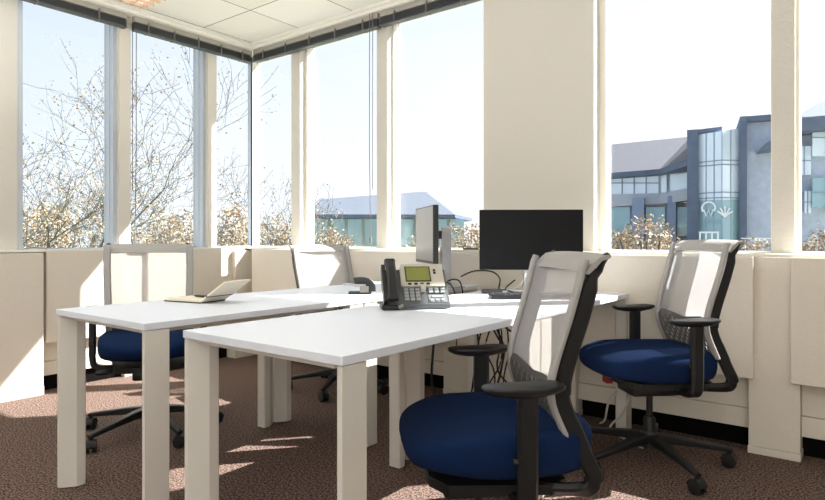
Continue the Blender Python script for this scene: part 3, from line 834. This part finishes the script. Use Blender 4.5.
bm = bm_new(); S.solid(bm, [(585, 208), (660, 204), (690, 200), (690, 188), (660, 193), (585, 195)], [.4, .4, -.8, -.8, .4, .4], 1.4); obj('spandrel', bm, M_CONC, t)
for a, b, c in ((632, 644, 198), (667.5, 676, 196)):
    bm = bm_new(); S.box(bm, a, b, c, None, -.1, 1.2); obj('pier', bm, mat('pier_blue', (140, 156, 184), .7), t)
for a, b in ((602, 630), (646, 665), (677.5, 687)):
    bm = bm_new(); S.box(bm, a, b, 207, 236, .8, 1.2); obj('ground_window', bm, M_BGL2, t)
# tower
bm = bm_new(); S.box(bm, 687, 698, 130, None, -5.5, 4); obj('tower_pier', bm, M_DARKST, t)
bm = bm_new(); S.solid(bm, [(698, 133.5), (722, 130), (722, 126.5), (698, 129.5)], -5.4, 2); obj('tower_parapet', bm, M_DARKST, t)
bm = bm_new(); S.box(bm, 740, 747, 116.5, None, -5.8, 4); obj('tower_pier', bm, M_DARKST, t)
bm = bm_new(); S.solid(bm, [(747, 122), (800, 118), (800, 112), (747, 116.2)], -5.6, 4); obj('tower_parapet', bm, M_DARKST, t)
bm = bm_new(); cwp = [(698, 330), (722, 330), (740, 330), (740, 128), (722, 131), (698, 134.5)]; cwy = [-5.2, -6.3, -5.4, -5.4, -6.3, -5.2]
S.solid(bm, cwp, cwy, 0); o = obj('curtain_wall', bm, M_BGL, t)
def cwf(px): return (-5.2-1.1*(px-698)/24 if px < 722 else -6.3+.9*(px-722)/18)-.06
bm = bm_new()
for px in (698.6, 706, 714, 722, 731, 739.4): S.box(bm, px-.45, px+.45, 134.5-(px-698)*.15, 245, cwf(px), cwf(px)+.15)
for a, b in ((163, 160), (167, 164.3), (194, 192), (199, 197.5)):
    S.solid(bm, [(698, a), (722, b+.5), (740, b+1), (740, b), (722, b-.5), (698, a-1)], [cwf(698), cwf(722), cwf(740), cwf(740), cwf(722), cwf(698)], -5)
obj('mullion_bars', bm, M_MUL, o)
bm = bm_new(); S.solid(bm, [(698, 330), (722, 330), (740, 330), (740, 199.5), (722, 199.8), (698, 200.5)], [y-.03 for y in (-5.2, -6.3, -5.4, -5.4, -6.3, -5.2)], -5); obj('lobby_glazing', bm, M_BGL2, o)
bm = bm_new(); c = S.p(708.5, 208, cwf(708.5)-.12); r_ = .34
sweep(bm, [c+Vector((r_*cos(a), -.65*r_*cos(a), r_*sin(a))) for a in [radians(-35+250*k/18) for k in range(19)]], rect(.10, .05), up=Vector((0, 1, 0)))
sweep(bm, [c+Vector((a, -.65*a, b-.1)) for a, b in [(-.24, .02), (-.12, -.36), (0, -.04), (.12, -.36), (.24, .02)]], rect(.08, .05), up=Vector((0, 1, 0)))
obj('round_mark', bm, M_LOGO, t)
bm = bm_new(); c = S.p(725, 217, cwf(725)-.12)
for a in (25, 55, 90, 125, 155):
    ca, sa = cos(radians(a)), sin(radians(a))
    sweep(bm, [c, c+Vector((.22*ca, .7*.22*ca, .12+.2*sa)), c+Vector((.42*ca, .7*.42*ca, .1+.5*sa))], rect(.07, .05), up=Vector((0, 1, 0)))
obj('spread_mark', bm, M_LOGO, t)
bm = bm_new()
for px in (700, 706, 712, 718): S.box(bm, px-.9, px+.9, 233, None, -7.2, -7.05)
S.box(bm, 699, 719, 231.5, 233.2, -7.2, -7.05); obj('entrance_frame', bm, M_LOGO, t)
bm = bm_new(); S.box(bm, 747, 800, 121, None, -5.2, 4); obj('stone_wall', bm, M_STONE, t)
bm = bm_new(); S.solid(bm, [(759, 150), (785, 147), (785, 134), (766, 143)], -7, -5.2); obj('porch_roof', bm, M_DARKST, t)
bm = bm_new(); S.box(bm, 741, 800, 237.8, 239, -8.2, -8.1)
for px in range(745, 800, 9): S.box(bm, px, px+.6, 238, None, -8.2, -8.1)
obj('railing', bm, M_LOGO, t)
# right wing
bm = bm_new(); S.box(bm, 797, 870, 124, None, -4.6, 6); obj('wing_wall', bm, M_STONE, t)
bm = bm_new(); E = [S.p(792, 118, -6.5), S.p(880, 104, -6.5)]; E = [E[0], Vector((E[1].x, -6.5, E[0].z)), Vector((E[1].x, 8, E[0].z)), Vector((E[0].x, 8, E[0].z))]
a, b = S.p(822, 101, 0), S.p(880, 84, 0); b = Vector((b.x, 0, a.z))
hexa(bm, E, [a, b, b+Vector((0, 1, 0)), a+Vector((0, 1, 0))]); obj('wing_roof', bm, M_ROOFL, t)
bm = bm_new(); hexa(bm, [q-Vector((0, 0, .7)) for q in E], [q-Vector((0, 0, .02)) for q in E]); obj('wing_eave', bm, M_DARKST, t)
for a, b, c, d, m in ((798, 811, 175, 146, M_BGL), (812.5, 845, 156, 119, M_BGL), (812.5, 845, 207, 178, M_BGL2), (804.5, 811, 213, 191, M_BGL)):
    bm = bm_new(); S.box(bm, a, b, d, c, -5.4 if a > 812 else -5.0, -4.5); f = obj('bay_window', bm, m, t)
    y = -5.46 if a > 812 else -5.06
    bm = bm_new(); q = (a+b)/2 if b < 830 else 826; S.box(bm, q-.4, q+.4, d, c, y, y+.1); S.box(bm, a, b, (c+d)/2-.4, (c+d)/2+.4, y, y+.1); obj('mullion_bars', bm, M_MUL, f)

# pavilion in the middle
S = Site(400, 42)
t = thing('pavilion', 'low pavilion with grey hipped roof outside, beyond the thin monitor', 'building', S.loc, S.rz)
bm = bm_new(); S.box(bm, 312, 458, 215, None, 1.2, 9); obj('wall', bm, mat('pavilion_wall', (186, 192, 188), .8), t)
bm = bm_new(); z = S.p(400, 214.5, 0).z
E = [Vector((S.p(304, 214, 0).x, 0, z)), Vector((S.p(455, 214, 0).x, 0, z)), Vector((S.p(472, 214, 8).x, 8, z)), Vector((S.p(472, 214, 8).x-1, 12, z)), Vector((S.p(304, 214, 0).x, 12, z))]
a = S.p(425, 191.5, 5); b = S.p(322, 199, 5)
hexa(bm, E, [Vector((b.x, 5, b.z-.0)), a, a+Vector((.2, .5, 0)), a+Vector((.1, 1.2, 0)), Vector((b.x, 6.2, b.z))]); obj('roof', bm, M_ROOFL, t)
bm = bm_new(); hexa(bm, [q-Vector((0, 0, .22)) for q in E], [q-Vector((0, 0, .01)) for q in E]); obj('eave', bm, M_DARKST, t)
for a in range(314, 452, 17):
    bm = bm_new(); S.box(bm, a, a+14, 219, 245, 1.0, 1.3); obj('glazing', bm, M_BGL2, t)

# ------------------------------------------------------------------ light
SUN = Vector((.84, 1, 1.19)).normalized()
l = bpy.data.lights.new('sun', 'SUN'); l.energy = 20; l.angle = radians(.53); l.color = (1, .975, .94)
o = bpy.data.objects.new('sun', l); COL.objects.link(o); o.rotation_euler = SUN.to_track_quat('Z', 'Y').to_euler()
w = bpy.data.worlds.new('sky'); SC.world = w; w.use_nodes = True
nt = w.node_tree; bg = nt.nodes['Background']
tc = nt.nodes.new('ShaderNodeTexCoord')
# clear sky, whitening towards the horizon and towards the sun's side
sunh = Vector((SUN.x, SUN.y, 0)).normalized()
d1 = nt.nodes.new('ShaderNodeVectorMath'); d1.operation = 'DOT_PRODUCT'; d1.inputs[1].default_value = (sunh.x*.55, sunh.y*.55, -1.15)
nt.links.new(tc.outputs['Generated'], d1.inputs[0])
mr = nt.nodes.new('ShaderNodeMapRange'); mr.inputs[1].default_value = -.85; mr.inputs[2].default_value = .10
nt.links.new(d1.outputs['Value'], mr.inputs[0])
rp = nt.nodes.new('ShaderNodeValToRGB')
rp.color_ramp.elements[0].color = (.56, .68, .86, 1); rp.color_ramp.elements[1].color = (.99, 1.0, 1.02, 1)
nt.links.new(mr.outputs[0], rp.inputs[0])
nt.links.new(rp.outputs[0], bg.inputs['Color']); bg.inputs['Strength'].default_value = 1.25

def area(name, loc, size, power, target, col=(1, .97, .93)):
    l = bpy.data.lights.new(name, 'AREA'); l.shape = 'RECTANGLE'; l.size, l.size_y = size; l.energy = power; l.color = col
    o = bpy.data.objects.new(name, l); COL.objects.link(o); o.location = loc
    o.rotation_euler = (Vector(loc)-Vector(target)).to_track_quat('Z', 'Y').to_euler()
area('fill_up', (.4, -1.5, 1.1), (2.6, 2.6), 92, (.4, -1.499, 2.75), (.95, .98, 1))  # added fill thrown up at the ceiling, no fitting is modelled
area('fill_up', (-2.9, .1, 1.75), (1.2, 1.0), 66, (-2.9, .101, 2.75), (.95, .98, 1))  # second added fill, brightens the ceiling towards the left windows

area('rear_fill', (1.1, -3.3, 1.5), (2.4, 1.8), 62, (-1, 1.5, .7), (.97, .99, 1))  # added fill for desk legs and lower walls, no window stands there

# ------------------------------------------------------------------ camera
cd = bpy.data.cameras.new('camera'); cam = bpy.data.objects.new('camera', cd); COL.objects.link(cam)
cd.sensor_fit = 'HORIZONTAL'; cd.sensor_width = 36; cd.lens = FPX/825*36
cd.shift_x = 0; cd.shift_y = (Y0-250)/825
cam.location = (0, 0, H); cam.rotation_euler = (radians(90), 0, YAW)
cd.clip_start = .05; cd.clip_end = 500
SC.camera = cam
SC.view_settings.view_transform = 'Standard'; SC.view_settings.look = 'None'
SC.view_settings.exposure = 0; SC.view_settings.gamma = 1; SC.view_settings.use_curve_mapping = False
SC.cycles.max_bounces = 10; SC.cycles.transparent_max_bounces = 16
